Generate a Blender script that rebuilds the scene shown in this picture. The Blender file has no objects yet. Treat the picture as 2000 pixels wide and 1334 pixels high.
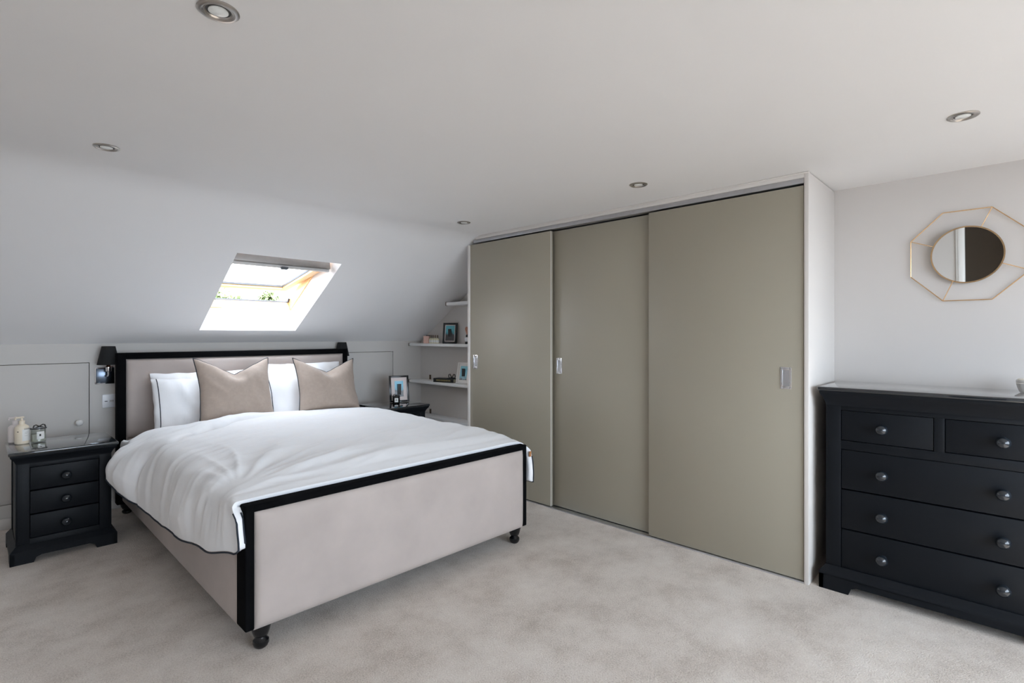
import bpy, bmesh, math, random
from mathutils import Vector, Matrix, noise
random.seed(7)
PI = math.pi
C = bpy.context.scene.collection
SC = bpy.context.scene

# ------------------------------------------------------------------ camera
CAM_H = 1.30
FPX = 1024.0                       # focal length in pixels of the 2000 px frame
ANG = math.atan2(990, 1024)        # angle of world +X to the right of the view axis
cam_d = bpy.data.cameras.new('camera')
cam_d.sensor_fit = 'HORIZONTAL'; cam_d.sensor_width = 36.0
cam_d.lens = 36.0 * FPX / 2000.0
cam_d.shift_y = (655.0 - 667.0) / 2000.0
cam_d.clip_start = 0.02
cam = bpy.data.objects.new('camera', cam_d); C.objects.link(cam)
cam.location = (0, 0, CAM_H)
cam.rotation_euler = (PI / 2, 0, -(PI / 2 - ANG))
SC.camera = cam

# ------------------------------------------------------------------ world, sun, exposure
W = bpy.data.worlds.new('sky'); SC.world = W; W.use_nodes = True
bg = W.node_tree.nodes['Background']
bg.inputs['Color'].default_value = (0.82, 0.895, 1.0, 1)
bg.inputs['Strength'].default_value = 2.0
sun_d = bpy.data.lights.new('sun', 'SUN'); sun_d.energy = 2.6; sun_d.angle = 0.009
sun_d.color = (1.0, 0.95, 0.87)
sun = bpy.data.objects.new('sun', sun_d); C.objects.link(sun)
sun.rotation_euler = Vector((0.27, 0.72, -0.74)).to_track_quat('-Z', 'Y').to_euler()
def portal(name, loc, direction, sx, sy):
    d = bpy.data.lights.new(name, 'AREA'); d.shape = 'RECTANGLE'; d.size = sx; d.size_y = sy
    d.cycles.is_portal = True
    o = bpy.data.objects.new(name, d); C.objects.link(o); o.location = loc
    o.rotation_euler = Vector(direction).to_track_quat('-Z', 'Z').to_euler()
    return o
vs = SC.view_settings
vs.view_transform = 'Standard'; vs.look = 'None'; vs.gamma = 1.0; vs.use_curve_mapping = False
vs.exposure = 2.82
SC.cycles.max_bounces = 16; SC.cycles.diffuse_bounces = 10

# ------------------------------------------------------------------ materials
def principled(name, col, rough=0.6, metal=0.0, spec=0.5, sheen=0.0, coat=0.0):
    m = bpy.data.materials.new(name); m.use_nodes = True
    b = m.node_tree.nodes['Principled BSDF']
    b.inputs['Base Color'].default_value = (*col, 1)
    b.inputs['Roughness'].default_value = rough
    b.inputs['Metallic'].default_value = metal
    b.inputs['Specular IOR Level'].default_value = spec
    if sheen:
        b.inputs['Sheen Weight'].default_value = sheen
        b.inputs['Sheen Roughness'].default_value = 0.45
    if coat: b.inputs['Coat Weight'].default_value = coat
    return m
def tex_co(m, kind='Object'):
    n = m.node_tree.nodes.new('ShaderNodeTexCoord'); return n.outputs[kind]
def add_noise(m, scale, detail=3.0, rough=0.55, vec=None, stretch=None):
    nt = m.node_tree; n = nt.nodes.new('ShaderNodeTexNoise')
    n.inputs['Scale'].default_value = scale; n.inputs['Detail'].default_value = detail
    n.inputs['Roughness'].default_value = rough
    v = vec or tex_co(m)
    if stretch:
        mp = nt.nodes.new('ShaderNodeMapping'); mp.inputs['Scale'].default_value = stretch
        nt.links.new(v, mp.inputs['Vector']); v = mp.outputs['Vector']
    nt.links.new(v, n.inputs['Vector'])
    return n.outputs['Fac']
def ramp(m, fac, stops):
    r = m.node_tree.nodes.new('ShaderNodeValToRGB')
    els = r.color_ramp.elements
    while len(els) < len(stops): els.new(0.5)
    for e, (p, c) in zip(els, stops): e.position = p; e.color = (*c, 1)
    m.node_tree.links.new(fac, r.inputs['Fac']); return r.outputs['Color']
def set_in(m, sock, out):
    m.node_tree.links.new(out, m.node_tree.nodes['Principled BSDF'].inputs[sock])
def bump(m, fac, strength, dist):
    nt = m.node_tree; b = nt.nodes.new('ShaderNodeBump')
    b.inputs['Strength'].default_value = strength; b.inputs['Distance'].default_value = dist
    nt.links.new(fac, b.inputs['Height'])
    bs = nt.nodes['Principled BSDF']
    if bs.inputs['Normal'].is_linked:
        nt.links.new(bs.inputs['Normal'].links[0].from_socket, b.inputs['Normal'])
    nt.links.new(b.outputs['Normal'], bs.inputs['Normal'])
def vary(m, col, amt, scale, detail=3, stretch=None):
    f = add_noise(m, scale, detail, stretch=stretch)
    lo = tuple(c * (1 - amt) for c in col); hi = tuple(min(1, c * (1 + amt)) for c in col)
    set_in(m, 'Base Color', ramp(m, f, [(0.3, lo), (0.7, hi)]))

M = {}
def paint(name, col, rough=0.55, amt=0.012):
    m = principled(name, col, rough, spec=0.3); vary(m, col, amt, 1.3)
    bump(m, add_noise(m, 260, 2), 0.06, 0.001); M[name] = m
    return m
paint('ceiling_paint', (0.80, 0.79, 0.785), 0.8)
paint('wall_paint', (0.60, 0.57, 0.545), 0.7)
paint('wall_paint_shaded', (0.575, 0.55, 0.52), 0.6)  # same paint as the walls, darker base colour stands in for dimmer light
paint('trim_white', (0.80, 0.79, 0.77), 0.4)
paint('door_beige', (0.315, 0.285, 0.222), 0.45)
M['door_beige'].node_tree.nodes['Principled BSDF'].inputs['Specular IOR Level'].default_value = 0.9
paint('cream_board', (0.66, 0.625, 0.59), 0.5)
paint('shelf_white', (0.86, 0.86, 0.86), 0.3)
paint('navy_paint', (0.0042, 0.0056, 0.0080), 0.5, 0.1); M['navy_paint'].node_tree.nodes['Principled BSDF'].inputs['Specular IOR Level'].default_value = 0.2
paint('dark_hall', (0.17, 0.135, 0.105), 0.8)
# carpet
m = principled('carpet', (0.5, 0.44, 0.38), 0.95, spec=0.1, sheen=0.25); M['carpet'] = m
f1 = add_noise(m, 3.6, 7, 0.68); f2 = add_noise(m, 150, 3, 0.75)
mx = m.node_tree.nodes.new('ShaderNodeMix'); mx.data_type = 'FLOAT'; mx.inputs['Factor'].default_value = 0.5
m.node_tree.links.new(f1, mx.inputs['A']); m.node_tree.links.new(f2, mx.inputs['B'])
set_in(m, 'Base Color', ramp(m, mx.outputs['Result'], [(0.34, (0.43, 0.35, 0.285)), (0.5, (0.71, 0.625, 0.55)), (0.64, (0.85, 0.775, 0.70))]))
bump(m, f2, 0.9, 0.008); bump(m, add_noise(m, 10, 5), 0.35, 0.015)
# fabrics
m = principled('velvet_cream', (0.435, 0.378, 0.348), 0.75, spec=0.2, sheen=0.18); M['velvet_cream'] = m
vary(m, (0.435, 0.378, 0.348), 0.09, 3.2, 6); bump(m, add_noise(m, 420, 2), 0.1, 0.001)
m = principled('velvet_black', (0.0035, 0.0035, 0.004), 0.9, spec=0.05); M['velvet_black'] = m
vary(m, (0.0035, 0.0035, 0.004), 0.2, 20); bump(m, add_noise(m, 300, 2), 0.1, 0.001)
m = principled('gloss_black', (0.006, 0.006, 0.007), 0.22); M['gloss_black'] = m
vary(m, (0.006, 0.006, 0.007), 0.2, 20)
m = principled('cotton_white', (0.84, 0.84, 0.85), 0.85, spec=0.2, sheen=0.15); M['cotton_white'] = m
vary(m, (0.85, 0.85, 0.86), 0.015, 4); bump(m, add_noise(m, 14, 5, 0.6), 0.10, 0.012); bump(m, add_noise(m, 700, 2), 0.12, 0.0006)
m = principled('linen_beige', (0.40, 0.322, 0.270), 0.85, spec=0.2, sheen=0.2); M['linen_beige'] = m
vary(m, (0.40, 0.322, 0.270), 0.05, 40, 3); bump(m, add_noise(m, 10, 4), 0.12, 0.012); bump(m, add_noise(m, 600, 2), 0.2, 0.0008)
m = principled('piping_navy', (0.012, 0.018, 0.03), 0.8); M['piping_navy'] = m; vary(m, (0.012, 0.018, 0.03), 0.2, 60)
m = principled('shade_black', (0.006, 0.006, 0.006), 0.8); M['shade_black'] = m; bump(m, add_noise(m, 350, 2), 0.15, 0.001)
m = principled('shade_lining', (0.20, 0.07, 0.035), 0.5); M['shade_lining'] = m; vary(m, (0.20, 0.07, 0.035), 0.1, 20)
def metal(name, col, rough, amt=0.04):
    m = principled(name, col, rough, 1.0); vary(m, col, amt, 25); M[name] = m
metal('chrome', (0.78, 0.78, 0.80), 0.12)
metal('chrome_dark_reflection', (0.10, 0.12, 0.15), 0.22)  # chrome with its dark reflection painted into the base colour
metal('nickel', (0.50, 0.47, 0.44), 0.28)
metal('steel', (0.62, 0.63, 0.66), 0.3)
metal('gold', (0.78, 0.53, 0.30), 0.25)
metal('bronze', (0.16, 0.12, 0.09), 0.35)
metal('window_alu', (0.24, 0.22, 0.205), 0.45)
paint('flap_grey', (0.55, 0.53, 0.51), 0.4)
metal('track_alu', (0.50, 0.50, 0.52), 0.45)
m = principled('mirror_glass', (0.86, 0.87, 0.86), 0.015, 1.0); M['mirror_glass'] = m; vary(m, (0.86, 0.87, 0.86), 0.004, 3)
m = principled('pine', (0.72, 0.44, 0.20), 0.35); M['pine'] = m
vary(m, (0.76, 0.47, 0.22), 0.16, 6, 5, stretch=(0.6, 9, 9))
m = principled('gasket', (0.05, 0.055, 0.065), 0.6); M['gasket'] = m; vary(m, (0.05, 0.055, 0.065), 0.1, 20)
m = principled('cream_plastic', (0.80, 0.70, 0.55), 0.35); M['cream_plastic'] = m; vary(m, (0.80, 0.70, 0.55), 0.03, 12)
m = principled('pale_plastic', (0.76, 0.70, 0.68), 0.3); M['pale_plastic'] = m; vary(m, (0.76, 0.70, 0.68), 0.03, 12)
m = principled('label_white', (0.80, 0.79, 0.76), 0.6); M['label_white'] = m; vary(m, (0.80, 0.79, 0.76), 0.02, 30)
m = principled('label_cream', (0.74, 0.69, 0.50), 0.6); M['label_cream'] = m; vary(m, (0.74, 0.69, 0.50), 0.03, 30)
m = principled('print_dark', (0.06, 0.055, 0.05), 0.7); M['print_dark'] = m; vary(m, (0.06, 0.055, 0.05), 0.1, 30)
m = principled('print_grey', (0.33, 0.32, 0.30), 0.7); M['print_grey'] = m; vary(m, (0.33, 0.32, 0.30), 0.1, 30)
m = principled('plate_white', (0.78, 0.79, 0.82), 0.3); M['plate_white'] = m; vary(m, (0.78, 0.79, 0.82), 0.01, 30)
m = principled('wax', (0.80, 0.77, 0.70), 0.5); M['wax'] = m; vary(m, (0.80, 0.77, 0.70), 0.03, 30)
m = principled('pink_card', (0.72, 0.47, 0.40), 0.55); M['pink_card'] = m; vary(m, (0.72, 0.47, 0.40), 0.04, 20)
m = principled('copper_rose', (0.60, 0.30, 0.20), 0.5); M['copper_rose'] = m; vary(m, (0.60, 0.30, 0.20), 0.1, 20)
m = principled('book_black', (0.018, 0.017, 0.015), 0.5); M['book_black'] = m; vary(m, (0.018, 0.017, 0.015), 0.15, 30)
m = principled('book_gold', (0.36, 0.30, 0.14), 0.45, 0.3); M['book_gold'] = m; vary(m, (0.36, 0.30, 0.14), 0.2, 60)
m = principled('mat_board', (0.72, 0.64, 0.61), 0.8); M['mat_board'] = m; vary(m, (0.72, 0.64, 0.61), 0.02, 20)
m = principled('frame_white', (0.78, 0.77, 0.75), 0.4); M['frame_white'] = m; vary(m, (0.78, 0.77, 0.75), 0.02, 20)
m = principled('pot_white', (0.76, 0.75, 0.73), 0.3); M['pot_white'] = m; vary(m, (0.76, 0.75, 0.73), 0.04, 30)
m = principled('leather_tag', (0.40, 0.17, 0.06), 0.6); M['leather_tag'] = m; vary(m, (0.40, 0.17, 0.06), 0.1, 60)
m = principled('leaf', (0.16, 0.30, 0.06), 0.5); M['leaf'] = m; vary(m, (0.22, 0.28, 0.13), 0.3, 3)
m = principled('bark', (0.10, 0.075, 0.05), 0.9); M['bark'] = m; vary(m, (0.10, 0.075, 0.05), 0.3, 8)
m = principled('grey_ground', (0.125, 0.115, 0.11), 0.95); M['grey_ground'] = m; vary(m, (0.125, 0.115, 0.11), 0.3, 0.8)
m = principled('downlight_lens', (0.80, 0.82, 0.80), 0.25); M['downlight_lens'] = m; vary(m, (0.80, 0.82, 0.80), 0.1, 40)
m = principled('downlight_can', (0.05, 0.045, 0.04), 0.35, 0.8); M['downlight_can'] = m; vary(m, (0.05, 0.045, 0.04), 0.1, 40)
def clear_glass(name, tint=(1, 1, 1), gl=0.06):
    m = bpy.data.materials.new(name); m.use_nodes = True; nt = m.node_tree; nt.nodes.clear()
    out = nt.nodes.new('ShaderNodeOutputMaterial'); mix = nt.nodes.new('ShaderNodeMixShader')
    t = nt.nodes.new('ShaderNodeBsdfTransparent'); t.inputs['Color'].default_value = (*tint, 1)
    g = nt.nodes.new('ShaderNodeBsdfGlossy'); g.inputs['Roughness'].default_value = 0.02
    mix.inputs['Fac'].default_value = gl
    nt.links.new(t.outputs[0], mix.inputs[1]); nt.links.new(g.outputs[0], mix.inputs[2])
    nt.links.new(mix.outputs[0], out.inputs['Surface']); M[name] = m
clear_glass('window_glass', (0.90, 0.93, 0.95))
clear_glass('jar_glass', (0.88, 0.90, 0.88), 0.12)
clear_glass('jar_black', (0.03, 0.03, 0.03), 0.12)
def photo_mat(name, sky, dark, glow, seed, horizon):
    """a small printed snapshot: sky above, dark foreground, one pale figure"""
    m = principled(name, sky, 0.25); nt = m.node_tree
    co = tex_co(m, 'Generated'); sep = nt.nodes.new('ShaderNodeSeparateXYZ'); nt.links.new(co, sep.inputs[0])
    mp = nt.nodes.new('ShaderNodeMapping'); mp.inputs['Location'].default_value = (seed, seed * .7, seed); nt.links.new(co, mp.inputs['Vector'])
    nz = nt.nodes.new('ShaderNodeTexNoise'); nz.inputs['Scale'].default_value = 4; nz.inputs['Detail'].default_value = 4
    nt.links.new(mp.outputs[0], nz.inputs['Vector'])
    ma = nt.nodes.new('ShaderNodeMath'); ma.operation = 'MULTIPLY_ADD'; ma.inputs[1].default_value = 0.5
    nt.links.new(nz.outputs['Fac'], ma.inputs[0]); nt.links.new(sep.outputs['Z'], ma.inputs[2])
    c1 = ramp(m, ma.outputs[0], [(horizon + 0.22, dark), (horizon + 0.27, tuple(k * .6 for k in sky)), (min(1, horizon + 0.5), sky)])
    # figure blob
    dx = nt.nodes.new('ShaderNodeVectorMath'); dx.operation = 'DISTANCE'; dx.inputs[1].default_value = (0.42, 0.5, 0.28)
    nt.links.new(co, dx.inputs[0])
    f = ramp(m, dx.outputs['Value'], [(0.13, (1, 1, 1)), (0.22, (0, 0, 0))])
    mixn = nt.nodes.new('ShaderNodeMix'); mixn.data_type = 'RGBA'
    nt.links.new(f, mixn.inputs['Factor']); nt.links.new(c1, mixn.inputs['A']); mixn.inputs['B'].default_value = (*glow, 1)
    set_in(m, 'Base Color', mixn.outputs['Result']); M[name] = m
photo_mat('photo_print_shelf', (0.10, 0.42, 0.50), (0.02, 0.02, 0.025), (0.22, 0.50, 0.52), 3.1, 0.45)
photo_mat('photo_print_table', (0.12, 0.45, 0.62), (0.03, 0.03, 0.03), (0.35, 0.38, 0.36), 7.7, 0.42)
photo_mat('photo_print_white', (0.15, 0.50, 0.62), (0.03, 0.045, 0.06), (0.05, 0.06, 0.08), 5.2, 0.10)

# ------------------------------------------------------------------ mesh helpers
def link(name, me, mat, parent=None, smooth=None, loc=None, rot=None):
    if smooth is not None:
        me.polygons.foreach_set('use_smooth', [True] * len(me.polygons))
        if smooth < 179: me.set_sharp_from_angle(angle=math.radians(smooth))
    if mat and not me.materials: me.materials.append(M[mat])
    o = bpy.data.objects.new(name, me); C.objects.link(o)
    if parent: o.parent = parent
    if loc: o.location = loc
    if rot: o.rotation_euler = rot
    return o
class B:
    def __init__(s): s.bm = bmesh.new()
    def box(s, a, b, bev=0.0, seg=2, mtx=None):
        r = bmesh.ops.create_cube(s.bm, size=1.0)['verts']
        c = [(a[i] + b[i]) / 2 for i in range(3)]; d = [abs(b[i] - a[i]) for i in range(3)]
        for v in r: v.co = Vector((v.co[i] * d[i] + c[i] for i in range(3)))
        if bev:
            es = list({e for v in r for e in v.link_edges})
            q = bmesh.ops.bevel(s.bm, geom=es, offset=min(bev, min(d) * .49), segments=seg, profile=.5, affect='EDGES')
            r = list({v for f in q['faces'] for v in f.verts} | {v for v in r if v.is_valid})
        if mtx:
            for v in r: v.co = mtx @ v.co
        return s
    def lathe(s, prof, n=24, mtx=None, cap=True):
        """prof: [(r, z)] bottom to top"""
        rings = []
        for r, z in prof:
            if r < 1e-6: rings.append([s.bm.verts.new((0, 0, z))])
            else: rings.append([s.bm.verts.new((r * math.cos(2 * PI * i / n), r * math.sin(2 * PI * i / n), z)) for i in range(n)])
        for a, b in zip(rings, rings[1:]):
            if len(a) == 1 and len(b) == 1: continue
            for i in range(n):
                j = (i + 1) % n
                if len(a) == 1: s.bm.faces.new((a[0], b[j], b[i]))
                elif len(b) == 1: s.bm.faces.new((a[i], a[j], b[0]))
                else: s.bm.faces.new((a[i], a[j], b[j], b[i]))
        if cap:
            if len(rings[0]) > 1: s.bm.faces.new(rings[0][::-1])
            if len(rings[-1]) > 1: s.bm.faces.new(rings[-1])
        if mtx:
            for rr in rings:
                for v in rr: v.co = mtx @ v.co
        return s
    def loft(s, rings, cap=True):
        """rings: lists of equally many points"""
        vr = [[s.bm.verts.new(p) for p in r] for r in rings]
        n = len(vr[0])
        for a, b in zip(vr, vr[1:]):
            for i in range(n):
                j = (i + 1) % n; s.bm.faces.new((a[i], a[j], b[j], b[i]))
        if cap: s.bm.faces.new(vr[0][::-1]); s.bm.faces.new(vr[-1])
        return s
    def tube(s, pts, r, n=8, closed=False):
        pts = [Vector(p) for p in pts]; k = len(pts); rings = []
        up = None
        for i, p in enumerate(pts):
            if closed: t = (pts[(i + 1) % k] - pts[i - 1])
            else: t = pts[min(i + 1, k - 1)] - pts[max(i - 1, 0)]
            if t.length < 1e-9: t = Vector((0, 0, 1))
            t.normalize()
            if up is None: up = t.orthogonal().normalized()
            up = (up - t * up.dot(t))
            up = up.normalized() if up.length > 1e-6 else t.orthogonal().normalized()
            w = t.cross(up)
            rr = r[i] if isinstance(r, (list, tuple)) else r
            rings.append([s.bm.verts.new(p + (up * math.cos(2 * PI * a / n) + w * math.sin(2 * PI * a / n)) * rr) for a in range(n)])
        prs = list(zip(rings, rings[1:])) + ([(rings[-1], rings[0])] if closed else [])
        for a, b in prs:
            for i in range(n):
                j = (i + 1) % n; s.bm.faces.new((a[i], a[j], b[j], b[i]))
        if not closed: s.bm.faces.new(rings[0][::-1]); s.bm.faces.new(rings[-1])
        return s
    def prism(s, poly, z0, z1, mtx=None):
        a = [s.bm.verts.new((p[0], p[1], z0)) for p in poly]; b = [s.bm.verts.new((p[0], p[1], z1)) for p in poly]
        n = len(poly); s.bm.faces.new(a[::-1]); s.bm.faces.new(b)
        for i in range(n):
            j = (i + 1) % n; s.bm.faces.new((a[i], a[j], b[j], b[i]))
        if mtx:
            for v in a + b: v.co = mtx @ v.co
        return s
    def done(s, name, mat, parent=None, smooth=35, loc=None, rot=None):
        bmesh.ops.recalc_face_normals(s.bm, faces=s.bm.faces)
        me = bpy.data.meshes.new(name); s.bm.to_mesh(me); s.bm.free()
        return link(name, me, mat, parent, smooth, loc, rot)
def tag(o, label, cat, group=None):
    o['label'] = label; o['category'] = cat
    if group: o['group'] = group
    return o
def thing(name, label, cat, loc=(0, 0, 0), rz=0, group=None):
    o = bpy.data.objects.new(name, None); C.objects.link(o); o.empty_display_size = 0.1
    o.location = loc; o.rotation_euler = (0, 0, rz); return tag(o, label, cat, group)
def struct(o, label=None):
    o['kind'] = 'structure'
    if label: o['label'] = label
    return o
def holder(name, loc=(0, 0, 0)):
    o = bpy.data.objects.new(name, None); C.objects.link(o); o.location = loc; return struct(o)
def dup(root, loc, rz, label, group=None):
    r = root.copy(); C.objects.link(r); r.location = loc; r.rotation_euler = (0, 0, rz); r['label'] = label
    if group: r['group'] = group
    for ch in list(root.children):
        c = ch.copy(); C.objects.link(c); c.parent = r
        for g in list(ch.children):
            d = g.copy(); C.objects.link(d); d.parent = c
    return r
def RX(a): return Matrix.Rotation(a, 4, 'X')
def RY(a): return Matrix.Rotation(a, 4, 'Y')
def RZ(a): return Matrix.Rotation(a, 4, 'Z')
def T(x, y, z): return Matrix.Translation((x, y, z))

# ------------------------------------------------------------------ the room
XR, XL = 3.56, -1.0          # right wall, left wall
YK, YF = 4.88, -1.8         # knee wall, window wall behind the camera
ZC, ZK, YS = 2.155, 1.239, 3.39   # flat ceiling, knee wall top, start of the slope
K = (ZC - ZK) / (YK - YS); LK = math.hypot(1, K)
def zs(y): return ZC - K * (y - YS)
TH = 0.12
struct(B().box((XL - TH, YF - TH, -0.1), (XR + TH, YK + TH, 0.0)).done('floor', 'carpet'), 'beige cut pile carpet')
# skylight opening on the slope
HX0, HX1, HY0, HY1 = 1.277, 2.05, 3.86, 4.713
en = Vector((0, K / LK, 1 / LK)); es_ = Vector((0, 1 / LK, -K / LK))
P0 = Vector((0, HY0, zs(HY0)))
SLEN = (HY1 - HY0) * LK
RD = 0.21                     # reveal depth
bm = bmesh.new()
def quad(pts):
    f = bm.faces.new([bm.verts.new(p) for p in pts]); return f
# flat part, gently eased crease, slope around the hole
ys = [YF - 0.02] + [YS - 0.12 + i * 0.03 for i in range(9)]
def zsoft(y):                 # soft plaster crease
    d = y - YS; r = 0.12
    if d <= -r: return ZC
    if d >= r: return zs(y)
    return ZC - K * (d + r) ** 2 / (4 * r)
for a, b_ in zip(ys, ys[1:]): quad([(XL, a, zsoft(a)), (XR, a, zsoft(a)), (XR, b_, zsoft(b_)), (XL, b_, zsoft(b_))])
y1 = ys[-1]
def sp(x, y): return (x, y, zs(y))
for (xa, xb, ya, yb) in ((XL, XR, y1, HY0), (XL, HX0, HY0, HY1), (HX1, XR, HY0, HY1), (XL, XR, HY1, YK)):
    quad([sp(xa, ya), sp(xb, ya), sp(xb, yb), sp(xa, yb)])
def rv(x, s, d): return tuple(P0 + Vector((x, 0, 0)) + es_ * s + en * d)
STOP = 0.06                   # the top lining runs down to the window frame
for quadpts in (((HX0, 0, 0), (HX1, 0, 0), (HX1, STOP, RD), (HX0, STOP, RD)),
                ((HX0, SLEN, 0), (HX1, SLEN, 0), (HX1, SLEN - .02, RD), (HX0, SLEN - .02, RD)),
                ((HX0, 0, 0), (HX0, SLEN, 0), (HX0, SLEN - .02, RD), (HX0, STOP, RD)),
                ((HX1, 0, 0), (HX1, SLEN, 0), (HX1, SLEN - .02, RD), (HX1, STOP, RD))):
    quad([rv(*q) for q in quadpts])
bmesh.ops.remove_doubles(bm, verts=bm.verts, dist=1e-4)
me = bpy.data.meshes.new('ceiling'); bm.to_mesh(me); bm.free()
struct(link('ceiling', me, 'ceiling_paint', None, 30), 'white plaster ceiling sloping down to the eaves')
# outer roof slab keeps the daylight out
bm = bmesh.new()
def slab(x0, x1, s0, s1, d0, d1):
    vs_ = [bm.verts.new(rv(x, s, d)) for d in (d0, d1) for (x, s) in ((x0, s0), (x1, s0), (x1, s1), (x0, s1))]
    for idx in ((0, 3, 2, 1), (4, 5, 6, 7), (0, 1, 5, 4), (1, 2, 6, 5), (2, 3, 7, 6), (3, 0, 4, 7)): bm.faces.new([vs_[i] for i in idx])
FX0, FX1, FS0, FS1 = HX0 - .045, HX1 + .045, STOP - .05, SLEN + .025    # window frame outer size
slab(XL - .1, XR + .1, -0.75, FS0, .22, .30); slab(XL - .1, XR + .1, FS1, SLEN + .35, .22, .30)
slab(XL - .1, FX0, FS0, FS1, .22, .30); slab(FX1, XR + .1, FS0, FS1, .22, .30)
me = bpy.data.meshes.new('roof'); bm.to_mesh(me); bm.free()
struct(link('roof', me, 'gasket'), 'outer roof slope around the skylight')
struct(B().box((XL - .1, YF - TH - .36, ZC + .05), (XR + .1, 3.25, ZC + .12)).done('roof', 'gasket'), 'flat roof deck above the ceiling with added sun blocking overhang')  # unseen front overhang, added to cut the sun through the dormer

# knee wall behind the bed with two flush access doors (thin gaps all round)
def panel_wall(name, y, x0, x1, z1, holes, th, mat):
    b = B(); xs = x0
    for (a, c, zb, zt) in holes:
        b.box((xs, y, 0), (a, y + th, z1)); b.box((a, y, zt), (c, y + th, z1)); b.box((a, y, 0), (c, y + th, zb)); xs = c
    b.box((xs, y, 0), (x1, y + th, z1)); return struct(b.done(name, mat))
d1 = (-0.15, 0.609, 0.16, 1.102); d2 = (2.60, 3.194, 0.16, 1.128)
panel_wall('wall_back', YK, XL, XR, ZK + .004, [d1, d2], .05, 'wall_paint_shaded')['label'] = 'low grey beige knee wall behind the bed'
struct(B().box((XL, YK + .05, 0), (XR, YK + .08, ZK + .05)).done('wall_back', 'dark_hall'), 'dark eaves board behind the knee wall')
def knob_prof(r):     # little turned wooden knob, axis along +z
    return [(0.0, 0.0), (r * .62, 0.0), (r * .45, r * .25), (r * .42, r * .5), (r * .55, r * .68), (r * .84, r * .95), (r, r * 1.4), (r * .96, r * 1.7), (r * .80, r * 2.05), (r * .5, r * 2.3), (r * .2, r * 2.4), (0, r * 2.42)]
for i, (a, c, zb, zt) in enumerate((d1, d2)):
    g = .004
    d = struct(B().box((a + g, YK + .003, zb + g), (c - g, YK + .025, zt - g), .0015).done('door_%d' % (i + 1), 'wall_paint_shaded'),
               'flush eaves access door with round white knob' if i == 0 else 'flush eaves access door beside the alcove shelves')
    if i == 0:
        B().lathe(knob_prof(.022), 20, T(.548, YK + .003, .672) @ RX(PI / 2)).done('knob', 'trim_white', d)
struct(B().box((XL, YK - .014, 0), (XR, YK, .075), .004).done('baseboard_back', 'wall_paint_shaded'))
struct(B().box((XR, YF - .1, 0), (XR + TH, YK + .05, ZC + .1)).done('wall_right', 'wall_paint'), 'pale warm grey wall behind the chest')
struct(B().box((XR - .014, YF, 0), (XR, .78, .09), .004).done('baseboard_right', 'trim_white'))
# left wall with an open doorway (seen only in the mirror)
DY0, DY1, DZ = -0.42, 0.455, 2.0
b = B(); b.box((XL - TH, YF - .1, 0), (XL, DY0, ZC + .1)); b.box((XL - TH, DY1, 0), (XL, YK + .05, ZC + .1)); b.box((XL - TH, DY0, DZ), (XL, DY1, ZC + .1))
struct(b.done('wall_left', 'wall_paint'))
b = B()
for (y0, y1_) in ((DY0 - .075, DY0 + .005), (DY1 - .005, DY1 + .075)):
    b.box((XL, y0, 0), (XL + .018, y1_, DZ + .075), .004); b.box((XL + .018, y0 + .015, 0), (XL + .026, y1_ - .02, DZ + .06), .003)
b.box((XL, DY0 - .075, DZ - .005), (XL + .018, DY1 + .075, DZ + .075), .004)
struct(b.done('trim_1', 'trim_white'), 'white doorway architrave')
b = B(); b.box((XL - 1.3, DY0 - .5, -.02), (XL - 1.25, DY1 + .5, ZC)); b.box((XL - 1.3, DY0 - .55, 0), (XL - TH, DY0 - .5, ZC)); b.box((XL - 1.3, DY1 + .5, 0), (XL - TH, DY1 + .55, ZC))
b.box((XL - 1.3, DY0 - .55, ZC - .03), (XL - TH, DY1 + .55, ZC)); b.box((XL - 1.3, DY0 - .55, -.03), (XL - TH, DY1 + .55, 0))
struct(b.done('wall_hall', 'dark_hall'), 'dark landing beyond the doorway')
# wall behind the camera with a wide dormer window
WX0, WX1, WZ0, WZ1 = -0.3, 3.1, 0.45, 2.05
b = B(); b.box((XL - .1, YF - TH, 0), (WX0, YF, ZC + .1)); b.box((WX1, YF - TH, 0), (XR + .1, YF, ZC + .1))
b.box((WX0, YF - TH, 0), (WX1, YF, WZ0)); b.box((WX0, YF - TH, WZ1), (WX1, YF, ZC + .1))
struct(b.done('wall_front', 'wall_paint'))
w2 = holder('window_2', (0, 0, 0)); w2['label'] = 'wide dormer window behind the viewer'
b = B(); nm = 4
for i in range(nm + 1):
    x = WX0 + (WX1 - WX0) * i / nm; a = max(WX0, x - .03); c = min(WX1, x + .03)
    b.box((a, YF - .09, WZ0), (c, YF - .03, WZ1), .004)
b.box((WX0, YF - .09, WZ0), (WX1, YF - .03, WZ0 + .06), .004); b.box((WX0, YF - .09, WZ1 - .06), (WX1, YF - .03, WZ1), .004)
b.done('window_frame', 'trim_white', w2)
for i in range(nm):
    xa = WX0 + (WX1 - WX0) * i / nm; xb = WX0 + (WX1 - WX0) * (i + 1) / nm
    B().box((xa + .02, YF - .064, WZ0 + .04), (xb - .02, YF - .060, WZ1 - .04)).done('pane', 'window_glass', w2)
B().box((WX0 - .04, YF - .03, WZ0 - .03), (WX1 + .04, YF + .10, WZ0), .006).done('window_sill', 'trim_white', w2)
portal('dormer_daylight_portal', ((WX0 + WX1) / 2, YF - .13, (WZ0 + WZ1) / 2), (0, 1, 0), WX1 - WX0, WZ1 - WZ0)
portal('skylight_daylight_portal', tuple(P0 + Vector(((HX0 + HX1) / 2, 0, 0)) + es_ * .55 + en * .5), tuple(-en), .95, 1.2)

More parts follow.
